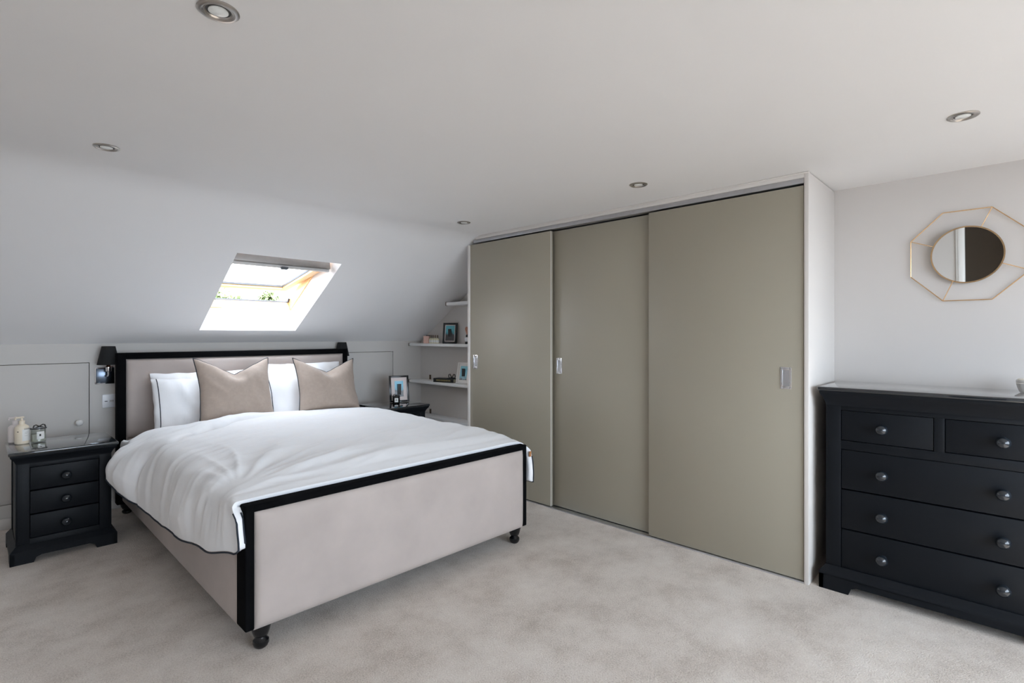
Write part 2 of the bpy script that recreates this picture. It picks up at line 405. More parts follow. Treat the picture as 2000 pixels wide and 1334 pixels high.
# ------------------------------------------------------------------ skylight (centre-pivot roof window, open)
w1 = holder('window_1'); w1['label'] = 'open pine roof window in the sloping ceiling'
w1.matrix_world = Matrix(((1, 0, 0, P0.x), (0, es_.y, en.y, P0.y), (0, es_.z, en.z, P0.z), (0, 0, 0, 1)))
fi = 0.03                     # frame members reach this far into the opening
fx0, fx1, fs0, fs1 = HX0 + .012, HX1 - .012, STOP + .004, SLEN - .028
b = B()
b.box((FX0, FS0, RD - .002), (fx0, FS1, .30), .003); b.box((fx1, FS0, RD - .002), (FX1, FS1, .30), .003)
b.box((fx0, FS0, RD - .002), (fx1, fs0, .30), .003); b.box((fx0, fs1, RD - .002), (fx1, FS1, .30), .003)
b.done('window_frame', 'pine', w1)
B().box((fx0, fs1 - .002, .285), (fx1, fs1 + .004, .304), .002).done('frame_seal', 'gasket', w1)
B().tube([(fx1 - .008, fs1 - .015, .28), (fx1 - .008, fs1 - .05, .30)], .008).done('catch', 'gasket', w1)
th = math.radians(21.0); sc_, ss_ = .525, .262
SM = T(0, sc_, ss_) @ RX(th)
sl2 = .425; sx0, sx1 = fx0 + .006, fx1 - .006; sw = .062; st = .032
sash = B()
sash.box((sx0, -sl2, -st), (sx0 + sw, sl2, st), .006, mtx=SM); sash.box((sx1 - sw, -sl2, -st), (sx1, sl2, st), .006, mtx=SM)
sash.box((sx0 + sw - .002, -sl2, -st), (sx1 - sw + .002, -sl2 + sw, st), .006, mtx=SM); sash.box((sx0 + sw - .002, sl2 - sw, -st), (sx1 - sw + .002, sl2, st), .006, mtx=SM)
sash = sash.done('sash', 'pine', w1)
B().box((sx0 + sw - .006, -sl2 + sw - .006, .004), (sx1 - sw + .006, sl2 - sw + .006, .012), mtx=SM).done('pane', 'window_glass', sash)
b = B(); g = .010
b.box((sx0 + sw, sl2 - sw - g, -.012), (sx1 - sw, sl2 - sw, .004), mtx=SM); b.box((sx1 - sw - g * .5, -sl2 + sw, -.012), (sx1 - sw, sl2 - sw, .004), mtx=SM)
b.box((sx0 + sw, -sl2 + sw, -.012), (sx0 + sw + g * .5, sl2 - sw, .004), mtx=SM); b.box((sx0 + sw, -sl2 + sw, -.012), (sx1 - sw, -sl2 + sw + g, .004), mtx=SM)
b.done('glazing_seal', 'gasket', sash)
b = B(); b.box((sx0 + .006, -sl2 - .022, -st - .030), (sx1 - .006, -sl2 + .001, st + .004), .006, mtx=SM)
bar = b.done('vent_bar', 'window_alu', sash)
B().box((sx0 + .004, -sl2 + .0015, -st - .045), (sx1 - .004, -sl2 + .034, -st - .001), .006, mtx=SM).done('vent_flap', 'flap_grey', sash)
B().box((1.635, -sl2 - .02, -st - .062), (1.685, -sl2 + .012, -st - .045), .004, mtx=SM).done('latch', 'gasket', sash)

# ------------------------------------------------------------------ fitted wardrobe
XW = 3.03; WY0, WY1 = .785, 3.470
wd = thing('wardrobe', 'fitted wardrobe with three olive beige sliding doors', 'wardrobe', (XW, (WY0 + WY1) / 2, 0))
oy = (WY0 + WY1) / 2
def wbox(name, a, b_, mat, parent=wd, bev=.0015, off=(XW, oy, 0)):
    return B().box(tuple(a[i] - off[i] for i in range(3)), tuple(b_[i] - off[i] for i in range(3)), bev).done(name, mat, parent)
WT = 2.15
o = wbox('side_panel', (XW, WY0, 0), (XR - .001, WY0 + .022, WT), 'cream_board'); o['label'] = 'cream end panel beside the chest'
wbox('side_panel', (XW, WY1 - .022, 0), (XR - .001, WY1, 2.085), 'cream_board')
wbox('fascia', (XW, WY0 + .022, WT - .024), (XW + .022, 3.37, WT), 'cream_board')
wbox('top_panel', (XW + .022, WY0 + .022, WT - .02), (XR - .002, 3.28, WT), 'cream_board')
wbox('top_track', (XW + .006, WY0 + .024, WT - .052), (XW + .10, 3.40, WT - .0245), 'track_alu')
wbox('bottom_track', (XW + .004, WY0 + .024, 0.0), (XW + .10, WY1 - .024, .008), 'steel')
wbox('back_panel', (XR - .02, WY0 + .022, 0), (XR - .002, WY1 - .022, 1.9), 'dark_hall')
wbox('scribe_strip', (XW - .004, WY0, WT - .003), (XW + .02, 3.33, WT + .004), 'cream_board')
def wdoor(y0, y1_, x, hy, face):
    d = wbox('door', (x, y0, .012), (x + .026, y1_, WT - .062), 'door_beige', wd, .002)
    d['label'] = face
    z0, z1_ = 1.012, 1.130; hw = .0275
    b = B()                                             # bright surround of the recessed pull
    for (a, c, e, f) in ((hy - hw, hy - hw + .011, z0, z1_), (hy + hw - .011, hy + hw, z0, z1_), (hy - hw + .011, hy + hw - .011, z0, z0 + .016), (hy - hw + .011, hy + hw - .011, z1_ - .016, z1_)):
        b.box((x - .004 - XW, a - oy, e), (x - XW, c - oy, f), .001)
    h = b.done('handle', 'chrome', d)
    B().box((x - .0016 - XW, hy - hw + .010 - oy, z0 + .015), (x - .0004 - XW, hy + hw - .010 - oy, z1_ - .015)).done('recess', 'steel', d)
    b = B()
    for sy in (-1, 1):
        for zz in (z0 + .008, z1_ - .008):
            b.lathe([(.003, 0), (.003, .0012), (0, .0018)], 10, T(x - .004 - XW, hy + sy * (hw - .0055) - oy, zz) @ RY(-PI / 2))
    b.done('screws', 'steel', d)['kind'] = 'stuff'
    return d
wdoor(2.535, 3.452, XW + .012, 3.378, 'door nearest the shelves')
wdoor(1.690, 2.60, XW + .052, 2.484, 'middle door on the rear track')
wdoor(.812, 1.716, XW + .012, .897, 'door nearest the chest')
B().box((.0115, 2.5335 - oy, .012), (.017, 2.5365 - oy, WT - .062), .001).done('door_edge_strip', 'cream_board', wd)

# ------------------------------------------------------------------ alcove shelves
def shelf(z0, z1_, yend, label, pegs):
    s = thing('wall_shelf', label, 'shelf', (XR, 4.1, z0), group='white alcove shelves')
    x0 = 3.39
    B().box((x0 - XR, WY1 + .002 - 4.1, 0), (-.001, yend - 4.1, z1_ - z0), .003).done('board', 'shelf_white', s)
    B().box((x0 - XR - .001, yend - .012 - 4.1, -.003), (x0 - XR + .02, yend - 4.1 + .001, z1_ - z0 + .003), .002).done('end_cap', 'bronze', s)
    for (y, h) in pegs: B().box((-.012, y - .011 - 4.1, z1_ - z0), (-.001, y + .011 - 4.1, z1_ - z0 + h), .002).done('bracket', 'bronze', s)
    return s
shelf(1.605, 1.637, 4.225, 'highest short white shelf tucked under the sloping ceiling', [(3.53, .05)])
shelf(1.185, 1.213, YK - .004, 'long white shelf holding the black framed photo', [])
shelf(.782, .811, YK - .004, 'white shelf with the black book and white frame', [(4.70, .052)])
shelf(.405, .434, YK - .02, 'lowest white shelf barely visible over the duvet', [(4.695, .050)])

# ------------------------------------------------------------------ cabinets (bedside tables and chest)
def rect(w, d0, d1, z): return [(-w, d0, z), (w, d0, z), (w, d1, z), (-w, d1, z)]
def cabinet(name, label, cat, w, d, h, rows, plinth_h, crown_h, stile, loc, rz, knob_r, group=None):
    """front faces -Y, footprint centred; rows: (z0, z1, n drawers)"""
    t = thing(name, label, cat, loc, rz, group)
    hw, hd = w / 2, d / 2                      # carcass half sizes
    P = 'navy_paint'; ov = .036; tt = .020
    # top board with a rounded nose
    B().box((-hw - ov, -hd - ov, h - tt), (hw + ov, hd, h), .006, 3).done('top', 'navy_lacquer', t)
    # cove cornice under the top
    rings = []
    zb, zt = h - tt - crown_h, h - tt
    prof = [(0, 0), (.004, 0), (.004, .08), (.007, .22), (.012, .42), (.020, .62), (.027, .78), (.029, .88), (.029, 1.0)]
    for (o_, f) in prof: rings.append(rect(hw + o_, -hd - o_, hd - .002, zb + (zt - zb) * f))
    B().loft(rings).done('cornice', P, t)
    # carcass: sides, back, bottom and face frame
    b = B(); fr = .020
    b.box((-hw, -hd + fr, plinth_h * .6), (-hw + .018, hd, zb)); b.box((hw - .018, -hd + fr, plinth_h * .6), (hw, hd, zb))
    b.box((-hw + .018, hd - .012, plinth_h * .6), (hw - .018, hd, zb)); b.box((-hw + .018, -hd + .05, plinth_h * .6), (hw - .018, -hd + .06, zb))
    b.done('carcass', P, t)
    b = B()
    b.box((-hw, -hd, plinth_h * .6), (-hw + stile, -hd + fr, zb), .002); b.box((hw - stile, -hd, plinth_h * .6), (hw, -hd + fr, zb), .002)
    ztop = max(r[1] for r in rows); zbot = min(r[0] for r in rows)
    b.box((-hw + stile - .001, -hd, ztop), (hw - stile + .001, -hd + fr, zb), .002); b.box((-hw + stile - .001, -hd, plinth_h * .6), (hw - stile + .001, -hd + fr, zbot), .002)
    rs = sorted(rows)
    for r0, r1 in zip(rs, rs[1:]):
        if r1[0] - r0[1] > .02: b.box((-hw + stile - .001, -hd, r0[1]), (hw - stile + .001, -hd + fr, r1[0]), .002)
    for (z0, z1_, n) in rows:
        if n == 2: b.box((-.019, -hd, z0 - .001), (.019, -hd + fr, z1_ + .001), .002)
    b.done('face_frame', P, t)
    # side panels: raised stiles
    for s in (-1, 1):
        x0, x1_ = (hw, hw + .005) if s > 0 else (-hw - .005, -hw)
        for (ya, yb) in ((-hd + .002, -hd + .05), (hd - .05, hd - .002)):
            B().box((x0, ya, plinth_h), (x1_, yb, zb), .001).done('side_stile', P, t)
    # drawers with knobs
    for (z0, z1_, n) in rows:
        spans = [(-hw + stile, hw - stile)] if n == 1 else [(-hw + stile, -.019), (.019, hw - stile)]
        for (xa, xb) in spans:
            g = .0022
            dr = B().box((xa + g, -hd + .0035, z0 + g), (xb - g, -hd + .045, z1_ - g), .0025).done('drawer', P, t)
            if len(rows) == 3: ks = [0.0]
            elif n == 2: ks = [(-.214 if xa < 0 else .214)]
            else: ks = [-.214, .214]
            for kx in ks:
                B().lathe(knob_prof(knob_r), 24, T(kx, -hd + .0036, (z0 + z1_) / 2) @ RX(PI / 2)).done('knob', 'knob_navy', dr)
    # plinth with bracket feet
    po = .030
    def zp(f): return plinth_h * f
    b = B(); foot = .13 if w > .6 else .10; lift = plinth_h * .36
    poly = [(-hw - po, 0), (-hw - po + foot, 0), (-hw - po + foot + .012, lift * .75), (-hw - po + foot + .035, lift), (hw + po - foot - .035, lift), (hw + po - foot - .012, lift * .75), (hw + po - foot, 0), (hw + po, 0), (hw + po, zp(.62)), (-hw - po, zp(.62))]
    b.prism(poly, hd + po, hd + po - .02, RX(PI / 2))          # board in the front plane
    for s in (-1, 1):
        xa, xb = (hw + po - .02, hw + po) if s > 0 else (-hw - po, -hw - po + .02)
        poly2 = [(-hd - po, 0), (-hd - po + foot, 0), (-hd - po + foot + .03, lift), (hd - .09, lift), (hd - .06, 0), (hd, 0), (hd, zp(.62)), (-hd - po, zp(.62))]
        b.prism(poly2, xa, xb, Matrix(((0, 0, 1, 0), (1, 0, 0, 0), (0, 1, 0, 0), (0, 0, 0, 1))))
    rings = [rect(hw + po, -hd - po, hd, zp(.60)), rect(hw + po, -hd - po, hd, zp(.70)), rect(hw + po - .006, -hd - po + .006, hd, zp(.78)), rect(hw + .012, -hd - .012, hd, zp(.9)), rect(hw + .004, -hd - .004, hd, zp(1.0))]
    b.loft(rings)
    b.done('plinth', P, t)
    return t
m = principled('navy_lacquer', (0.012, 0.015, 0.018), 0.13, coat=1.0); M['navy_lacquer'] = m; vary(m, (0.012, 0.015, 0.018), 0.1, 3)
m = principled('knob_navy', (0.011, 0.015, 0.020), 0.2, coat=0.4); M['knob_navy'] = m; vary(m, (0.011, 0.015, 0.020), 0.1, 30)
NSR = [(.130, .265, 1), (.268, .402, 1), (.405, .540, 1)]
# bedside table: plinth x .154-.643, front 4.06
ns1 = cabinet('bedside_table', 'dark navy three drawer bedside table below the pump bottle', 'bedside table', .428, .43, .637, NSR, .10, .055, .055, (.399, 4.305, 0), 0, .026, 'bedside tables')
ns2 = dup(ns1, (2.845, 4.345, 0), 0, 'dark navy bedside table between the bed and shelves', 'bedside tables')
CHR = [(.766, .920, 2), (.520, .722, 1), (.318, .518, 1), (.112, .316, 1)]
# chest: front plane x 3.08, y -.207 .. .745
chest = cabinet('chest_of_drawers', 'large dark navy chest with two small and three wide drawers', 'chest of drawers', .905, .45, 1.036, CHR, .12, .075, .062, (3.085 + .225, .262, 0), -PI / 2, .0265)

# ------------------------------------------------------------------ bed
bed = thing('bed', 'cream velvet double bed with black edged headboard and footboard', 'bed', (1.595, 3.45, 0))
BO = Vector((1.595, 3.45, 0))
def bb(name, a, b_, mat, bev=.004, parent=bed, seg=2):
    return B().box(tuple(Vector(a) - BO), tuple(Vector(b_) - BO), bev, seg).done(name, mat, parent)
FX_L, FX_R, FY = .763, 2.424, 2.215; FB = .112; FT = .616
# footboard: black frame (post, post, rail) and padded panel
o = B()
o.box(tuple(Vector((FX_L, FY, FB)) - BO), tuple(Vector((FX_L + .036, FY + .10, FT)) - BO), .006, 3)
o.box(tuple(Vector((FX_R - .036, FY, FB)) - BO), tuple(Vector((FX_R, FY + .10, FT)) - BO), .006, 3)
o.box(tuple(Vector((FX_L + .03, FY, FT - .030)) - BO), tuple(Vector((FX_R - .03, FY + .10, FT)) - BO), .006, 3)
o.box(tuple(Vector((FX_L + .03, FY + .02, FB)) - BO), tuple(Vector((FX_R - .03, FY + .10, FT - .03)) - BO), .004)
o.done('footboard_frame', 'velvet_black', bed)
def padded(name, x0, x1, z0, z1_, y, bulge, mat, nx=40, nz=16, wr=.004, back=.03):
    """upholstered panel facing -Y, softly domed with pulled-in edges"""
    bm = bmesh.new(); g = []
    for j in range(nz + 1):
        row = []
        for i in range(nx + 1):
            u, v = i / nx, j / nz
            du = min(u, 1 - u) * (x1 - x0); dv = min(v, 1 - v) * (z1_ - z0)
            e = min(1, du / .045); e2 = min(1, dv / .045)
            k = math.sqrt(max(0, 1 - (1 - e) ** 2)) * math.sqrt(max(0, 1 - (1 - e2) ** 2))
            x = x0 + u * (x1 - x0); z = z0 + v * (z1_ - z0)
            n = noise.noise(Vector((x * 2.2, 3, z * 5))) * wr
            row.append(bm.verts.new(Vector((x, y - bulge * k + n * k, z)) - BO))
        g.append(row)
    for j in range(nz):
        for i in range(nx): bm.faces.new((g[j][i], g[j][i + 1], g[j + 1][i + 1], g[j + 1][i]))
    ring = g[0] + [r[-1] for r in g[1:]] + g[-1][-2::-1] + [r[0] for r in g[-2:0:-1]]
    bk = [bm.verts.new(v.co + Vector((0, back, 0))) for v in ring]
    for i in range(len(ring)):
        j = (i + 1) % len(ring); bm.faces.new((ring[i], bk[i], bk[j], ring[j]))
    bm.faces.new(bk[::-1])
    bmesh.ops.recalc_face_normals(bm, faces=bm.faces)
    me = bpy.data.meshes.new(name); bm.to_mesh(me); bm.free()
    return link(name, me, mat, bed, 60)
padded('footboard_panel', FX_L + .034, FX_R - .030, FB - .004, FT - .026, FY + .008, .022, 'velvet_cream', 120, 44, .005, .012)
# side rails
for s, (x0, x1_) in (('l', (FX_L + .004, FX_L + .045)), ('r', (FX_R - .045, FX_R - .004))):
    bb('side_rail', (x0, FY + .10, .100), (x1_, 4.665, .40), 'velvet_cream', .010, seg=3)
bb('slat_base', (FX_L + .045, FY + .10, .24), (FX_R - .045, 4.665, .275), 'velvet_black', .002)
# headboard
HX_L, HX_R, HYF, HYB, HT = .736, 2.540, 4.665, 4.735, 1.172
o = B()
o.box(tuple(Vector((HX_L, HYF, .075)) - BO), tuple(Vector((HX_L + .055, HYB, HT)) - BO), .006, 3)
o.box(tuple(Vector((HX_R - .046, HYF, .075)) - BO), tuple(Vector((HX_R, HYB, HT)) - BO), .006, 3)
o.box(tuple(Vector((HX_L + .05, HYF, HT - .046)) - BO), tuple(Vector((HX_R - .04, HYB, HT)) - BO), .006, 3)
o.box(tuple(Vector((HX_L + .05, HYF + .02, .10)) - BO), tuple(Vector((HX_R - .04, HYB, HT - .045)) - BO), .002)
o.done('headboard_frame', 'velvet_black', bed)
padded('headboard_panel', HX_L + .054, HX_R - .045, .545, HT - .046, HYF + .014, .018, 'velvet_cream', 90, 30, .003, .01)
padded('headboard_panel', HX_L + .054, HX_R - .045, .30, .545, HYF + .014, .016, 'velvet_cream', 60, 14, .003, .01)
legp = [(.0, 0), (.018, 0), (.026, .006), (.032, .020), (.031, .032), (.022, .042), (.020, .046), (.028, .052), (.034, .070), (.040, .096), (.041, .114), (0, .114)]
for (x, y) in ((.845, 2.275), (2.375, 2.275), (.80, 4.69), (2.48, 4.69)):
    z1_ = .114 if y < 3 else .078
    B().lathe([(r, z * z1_ / .114) for r, z in legp], 24, T(x - BO.x, y - BO.y, 0)).done('leg', 'gloss_black', bed)
mat_o = tag(B().box((FX_L + .055, FY + .115, .2752), (FX_R - .055, 4.645, .575), .05, 4).done('mattress', 'cotton_white'), 'thick white sheeted mattress showing beside the headboard', 'mattress')

# ------------------------------------------------------------------ duvet
def lerp(a, b_, t): return a + (b_ - a) * t
def interp(tab, y):
    if y <= tab[0][0]: return tab[0][1]
    for (ya, va), (yb, vb) in zip(tab, tab[1:]):
        if y <= yb:
            t = (y - ya) / (yb - ya); t = t * t * (3 - 2 * t); return lerp(va, vb, t)
    return tab[-1][1]
def sstep(a, b_, x): t = max(0, min(1, (x - a) / (b_ - a))); return t * t * (3 - 2 * t)
XLH = [(2.2, .730), (2.45, .700), (2.9, .692), (3.35, .682), (3.58, .66), (3.75, .605), (3.89, .562), (3.97, .590), (4.04, .665), (4.14, .70)]    # left hem x
ZLH = [(2.2, .47), (2.28, .43), (2.5, .385), (2.9, .345), (3.35, .325), (3.6, .345), (3.75, .395), (3.89, .450), (4.04, .50), (4.3, .545)]
XRH = [(2.2, 2.500), (2.6, 2.515), (4.3, 2.52)]
ZRH = [(2.2, .37), (2.5, .35), (3.2, .36), (4.3, .42)]
ZT = [(2.22, .634), (2.32, .645), (2.45, .664), (2.65, .674), (3.0, .676), (3.5, .688), (3.95, .690), (4.14, .668), (4.31, .622)]                 # top height
YD0, YD1 = 2.235, 4.31
NU, NV = 230, 210
def cr(p, n):
    """centripetal-ish Catmull-Rom through p, resampled evenly to n points"""
    q = [p[0] + (p[0] - p[1])] + p + [p[-1] + (p[-1] - p[-2])]
    dense = []
    for i in range(1, len(q) - 2):
        for k in range(24):
            t = k / 24.0; a, b_, c, d = q[i - 1], q[i], q[i + 1], q[i + 2]
            dense.append(0.5 * ((2 * b_) + (c - a) * t + (2 * a - 5 * b_ + 4 * c - d) * t * t + (3 * b_ - a - 3 * c + d) * t ** 3))
    dense.append(q[-2])
    L = [0]
    for a, b_ in zip(dense, dense[1:]): L.append(L[-1] + (b_ - a).length)
    out = []; j = 0
    for i in range(n):
        s = L[-1] * i / (n - 1)
        while j < len(L) - 2 and L[j + 1] < s: j += 1
        t = (s - L[j]) / max(1e-9, L[j + 1] - L[j]); out.append(dense[j].lerp(dense[j + 1], min(1, t)))
    return out
def crease_y(x):            # the turned fold running across the head end
    return interp([(.55, 3.70), (.68, 3.60), (.80, 3.52), (.95, 3.60), (1.10, 3.72), (1.30, 3.86), (1.55, 3.98), (1.9, 4.08), (2.6, 4.2)], x)
grid = []
for j in range(NV + 1):
    v = j / NV; y = lerp(YD0, YD1, v)
    zt = interp(ZT, y); xl, zl, xr, zr = interp(XLH, y), interp(ZLH, y), interp(XRH, y), interp(ZRH, y)
    pf = sstep(2.24, 2.5, y); V2 = lambda x, z: Vector((x, z))
    side = max(zt - zl, .05)
    p = [V2(xl, zl), V2(xl + .004, zl + .30 * side), V2(lerp(xl, .755, .30), zl + .60 * side), V2(lerp(.734, .750, pf), zt - lerp(.014, .040, pf)), V2(lerp(.80, .86, pf), zt - .003),
         V2(1.12, zt + .014 * pf), V2(1.60, zt + .020 * pf), V2(2.10, zt + .013 * pf), V2(2.38, zt - .003), V2(2.470, zt - .045), V2(xr - .008, zr + .62 * (zt - zr)), V2(xr + .004, zr + .30 * (zt - zr)), V2(xr, zr)]
    row = []
    for q in cr(p, NU + 1): row.append(Vector((q.x, y, q.y)))
    grid.append(row)
def nz(x, y, s=1.0): return noise.noise(Vector((x * s, y * s, 1.7)))
def ridge(a): return (1 - abs(a)) ** 2
# displacement along the surface normal
nor = [[None] * (NU + 1) for _ in range(NV + 1)]
for j in range(NV + 1):
    for i in range(NU + 1):
        a = grid[j][min(i + 1, NU)] - grid[j][max(i - 1, 0)]; b_ = grid[min(j + 1, NV)][i] - grid[max(j - 1, 0)][i]
        nor[j][i] = a.cross(b_).normalized()
for j in range(NV + 1):
    for i in range(NU + 1):
        p = grid[j][i]; x, y, z = p
        u = i / NU; arc = u * 2.75
        edge = min(1, min(i, NU - i) / 10.0) ; foot = sstep(2.24, 2.50, y)
        # long soft creases running across the bed, a touch towards the head on the right
        fx = x * .95 + y * .32; fy = y - x * .30
        n1 = ridge(nz(fx * 1.0 + 5, fy * 5.0)) - .55
        n2 = ridge(nz(fx * 2.2 + 9, fy * 12.0 + 3)) - .55
        n3 = nz(x * 2.0, y * 2.0 + 7)
        amp = .25 + .75 * sstep(2.2, .95, x)
        n4 = ridge(nz(x * 3.1 + y * 2.4, y * 6.5 - x * 3.2 + 11)) - .6
        d = .012 * n3 * foot + (.018 * n1 + .011 * n2) * amp * (.15 + .85 * foot) + .006 * n4 * foot
        # gathers fanning out of the front left corner
        cx, cy = .80, 2.42; rr = math.hypot(x - cx, y - cy); an = math.atan2(y - cy, x - cx)
        fan = sstep(1.25, .25, rr) * sstep(.06, .30, rr)
        d += fan * .024 * (ridge(noise.noise(Vector((an * 4.2, rr * 1.1, 4.4)))) - .6) * foot
        # hanging side: vertical drape folds
        if z < .60 and x < .8:
            h = sstep(.62, .42, z)
            d += h * (.012 * math.sin(y * 9.0 + 2 * nz(y, z, 3)) + .008 * nz(y * 6, z * 2.5))
        if z < .60 and x > 2.4: d += sstep(.62, .45, z) * .010 * math.sin(y * 11)
        # fold near the head: a valley with a puffed roll behind it
        t = y - crease_y(x); wv = sstep(2.3, 1.3, x)
        d += wv * (-.026 * math.exp(-(t / .024) ** 2) + .026 * math.exp(-((t - .10) / .10) ** 2))
        grid[j][i] = p + nor[j][i] * (d * (.25 + .75 * edge))
# the lower front left corner droops and rolls
for j in range(NV + 1):
    for i in range(NU + 1):
        p = grid[j][i]
        k = sstep(2.50, 2.24, p.y) * sstep(.60, .46, p.z) * (1 if p.x < 1.5 else .3)
        p.y -= .018 * k; p.x += (.012 * k if p.x < 1.5 else 0)
        # on top of the footboard the end stops short of the front edge
        e = sstep(2.40, 2.235, p.y) * sstep(.56, .61, p.z); p.y += .030 * e
bm = bmesh.new()
vv = [[bm.verts.new(grid[j][i]) for i in range(NU + 1)] for j in range(NV + 1)]
for j in range(NV):
    for i in range(NU): bm.faces.new((vv[j][i], vv[j][i + 1], vv[j + 1][i + 1], vv[j + 1][i]))
# underside, 32 mm in, closed round the hem
tk = .030
bot = [[bm.verts.new(grid[j][i] - nor[j][i] * tk * (1.0 if j == 0 and i < 17 else .30 if j == 0 and i < NU - 20 else .55 if i in (0, NU) or j in (0, NV) else 1.0)) for i in range(NU + 1)] for j in range(NV + 1)]
for j in range(NV):
    for i in range(NU): bm.faces.new((bot[j][i], bot[j + 1][i], bot[j + 1][i + 1], bot[j][i + 1]))
def edge_strip(top, low):
    for a in range(len(top) - 1): bm.faces.new((top[a], low[a], low[a + 1], top[a + 1]))
edge_strip(vv[0], bot[0]); edge_strip(vv[-1][::-1], bot[-1][::-1])
edge_strip([r[0] for r in vv][::-1], [r[0] for r in bot][::-1]); edge_strip([r[-1] for r in vv], [r[-1] for r in bot])
bmesh.ops.recalc_face_normals(bm, faces=bm.faces)
me = bpy.data.meshes.new('duvet'); bm.to_mesh(me); bm.free()
duvet = tag(link('duvet', me, 'cotton_white', None, 75), 'rumpled white duvet with navy piped hem over the bed', 'duvet')
hem = [grid[0][i] for i in range(15, 0, -2)] + [grid[j][0] for j in range(0, NV + 1, 2)]
hem = [p - Vector((.0, 0, .006)) for p in hem]
B().tube(hem, .0038, 6).done('piping', 'piping_navy', duvet)
hem2 = [grid[0][i] for i in range(NU - 18, NU, 2)] + [grid[j][NU] for j in range(0, NV + 1, 2)]
B().tube([p - Vector((0, .003, .004)) for p in hem2], .0038, 6).done('piping', 'piping_navy', duvet)
inner = [grid[0][i] - nor[0][i] * tk * .80 + Vector((0, -.004, 0)) for i in range(2, 15, 2)]
B().tube(inner, .003, 6).done('piping', 'piping_navy', duvet)
q = grid[0][NU - 20]
B().box((q.x - .030, q.y - .012, q.z - .022), (q.x - .012, q.y - .008, q.z + .012), .001).done('care_tag', 'leather_tag', duvet)

# ------------------------------------------------------------------ pillows and cushions
def pillow(name, label, cat, w, h, t, loc, lean, yaw, roll, mat, group, chop=0.0, pinch=.06, pipe=True, seed=0, ears=1.0, inset=False):
    N = 44; rows = []
    def outline(s, q):
        x = w / 2 * s * (1 - pinch * (1 - q * q) * ears); z = h / 2 * q * (1 - pinch * (1 - s * s) * ears)
        if chop:
            k = sstep(-.1, 1.0, q) ** 1.3 * max(0, 1 - abs(s)) ** 1.15
            z -= chop * k
        return x, z
    def thick(s, q):
        a = max(0, 1 - abs(s) ** 3.2) ** .62; b_ = max(0, 1 - abs(q) ** 3.2) ** .62
        th_ = t / 2 * a * b_
        if chop: th_ *= 1 - .55 * sstep(.1, .95, q) * math.exp(-(s / .26) ** 2)
        return th_
    bm = bmesh.new(); fr, bk = [], []
    for j in range(N + 1):
        rf, rb = [], []
        for i in range(N + 1):
            s = -1 + 2 * i / N; q = -1 + 2 * j / N
            s = math.copysign(1 - (1 - abs(s)) ** 1.25, s); q = math.copysign(1 - (1 - abs(q)) ** 1.25, q)
            x, z = outline(s, q); d = thick(s, q)
            k = min(1, d / (t * .2))
            wr = (.014 * noise.noise(Vector((x * 6 + seed, z * 6, seed))) + .012 * (ridge(noise.noise(Vector((x * 9 + z * 4 + seed, z * 3 - x * 2, seed * 2)))) - .5)) * k
            sl = .012 * (1 - (q + 1) / 2) * k              # filling settles to the bottom
            ew = .007 * noise.noise(Vector((x * 14 + seed, z * 14, 9))) * (1 - k)
            rf.append((x + ew, -d - wr - sl + ew, z + ew)); rb.append((x + ew, d + wr * .5 + ew, z + ew))
        fr.append(rf); bk.append(rb)
    vf = [[bm.verts.new(p) for p in r] for r in fr]
    vb = [[vf[j][i] if i in (0, N) or j in (0, N) else bm.verts.new(bk[j][i]) for i in range(N + 1)] for j in range(N + 1)]
    for j in range(N):
        for i in range(N):
            bm.faces.new((vf[j][i], vf[j][i + 1], vf[j + 1][i + 1], vf[j + 1][i]))
            try: bm.faces.new((vb[j][i], vb[j + 1][i], vb[j + 1][i + 1], vb[j][i + 1]))
            except ValueError: pass
    bmesh.ops.recalc_face_normals(bm, faces=bm.faces)
    me = bpy.data.meshes.new(name); bm.to_mesh(me); bm.free()
    o = tag(link(name, me, mat, None, 80), label, cat, group)
    o.location = loc; o.rotation_euler = (lean, roll, yaw)
    if pipe:
        ring = [fr[0][i] for i in range(N)] + [fr[j][N] for j in range(N)] + [fr[N][i] for i in range(N, 0, -1)] + [fr[j][0] for j in range(N, 0, -1)]
        B().tube(ring, .0034, 6, True).done('piping', 'piping_navy', o)
    if inset:
        k = 3
        for c in (k, N - k):
            B().tube([(fr[j][c][0], fr[j][c][1] - .001, fr[j][c][2]) for j in range(1, N)], .0028, 6).done('stitched_line', 'piping_navy', o)
    return o
g = 'white pillows against the headboard'
LEAN = -math.radians(17)
pillow('pillow', 'plain white pillow at the back on the lamp and socket side', 'pillow', .72, .46, .13, (1.285, 4.555, .797), LEAN, 0, 0, 'cotton_white', g, pipe=False, seed=1, pinch=.03)
pillow('pillow', 'plain white pillow at the back nearer the shelves', 'pillow', .74, .50, .13, (2.06, 4.555, .816), LEAN, 0, 0, 'cotton_white', g, pipe=False, seed=2, pinch=.03)
pillow('pillow', 'white pillow with navy edge behind the larger beige cushion', 'pillow', .72, .42, .15, (1.26, 4.42, .780), LEAN - .06, 0, .02, 'cotton_white', g, pipe=False, inset=True, seed=3, pinch=.03)
pillow('pillow', 'white pillow with navy edge behind the beige cushion nearer the shelves', 'pillow', .74, .42, .15, (2.045, 4.42, .780), LEAN - .06, 0, 0, 'cotton_white', g, pipe=False, inset=True, seed=4, pinch=.03)
g = 'beige scatter cushions'
pillow('cushion', 'larger beige linen cushion with chopped top, nearest the lamp', 'cushion', .54, .50, .17, (1.395, 4.245, .892), LEAN - .03, math.radians(3), math.radians(1.5), 'linen_beige', g, chop=.115, pinch=.085, seed=5)
pillow('cushion', 'beige linen cushion with chopped top, nearer the shelves', 'cushion', .56, .47, .17, (2.125, 4.245, .880), LEAN - .03, math.radians(2), math.radians(2), 'linen_beige', g, chop=.105, pinch=.10, seed=6)

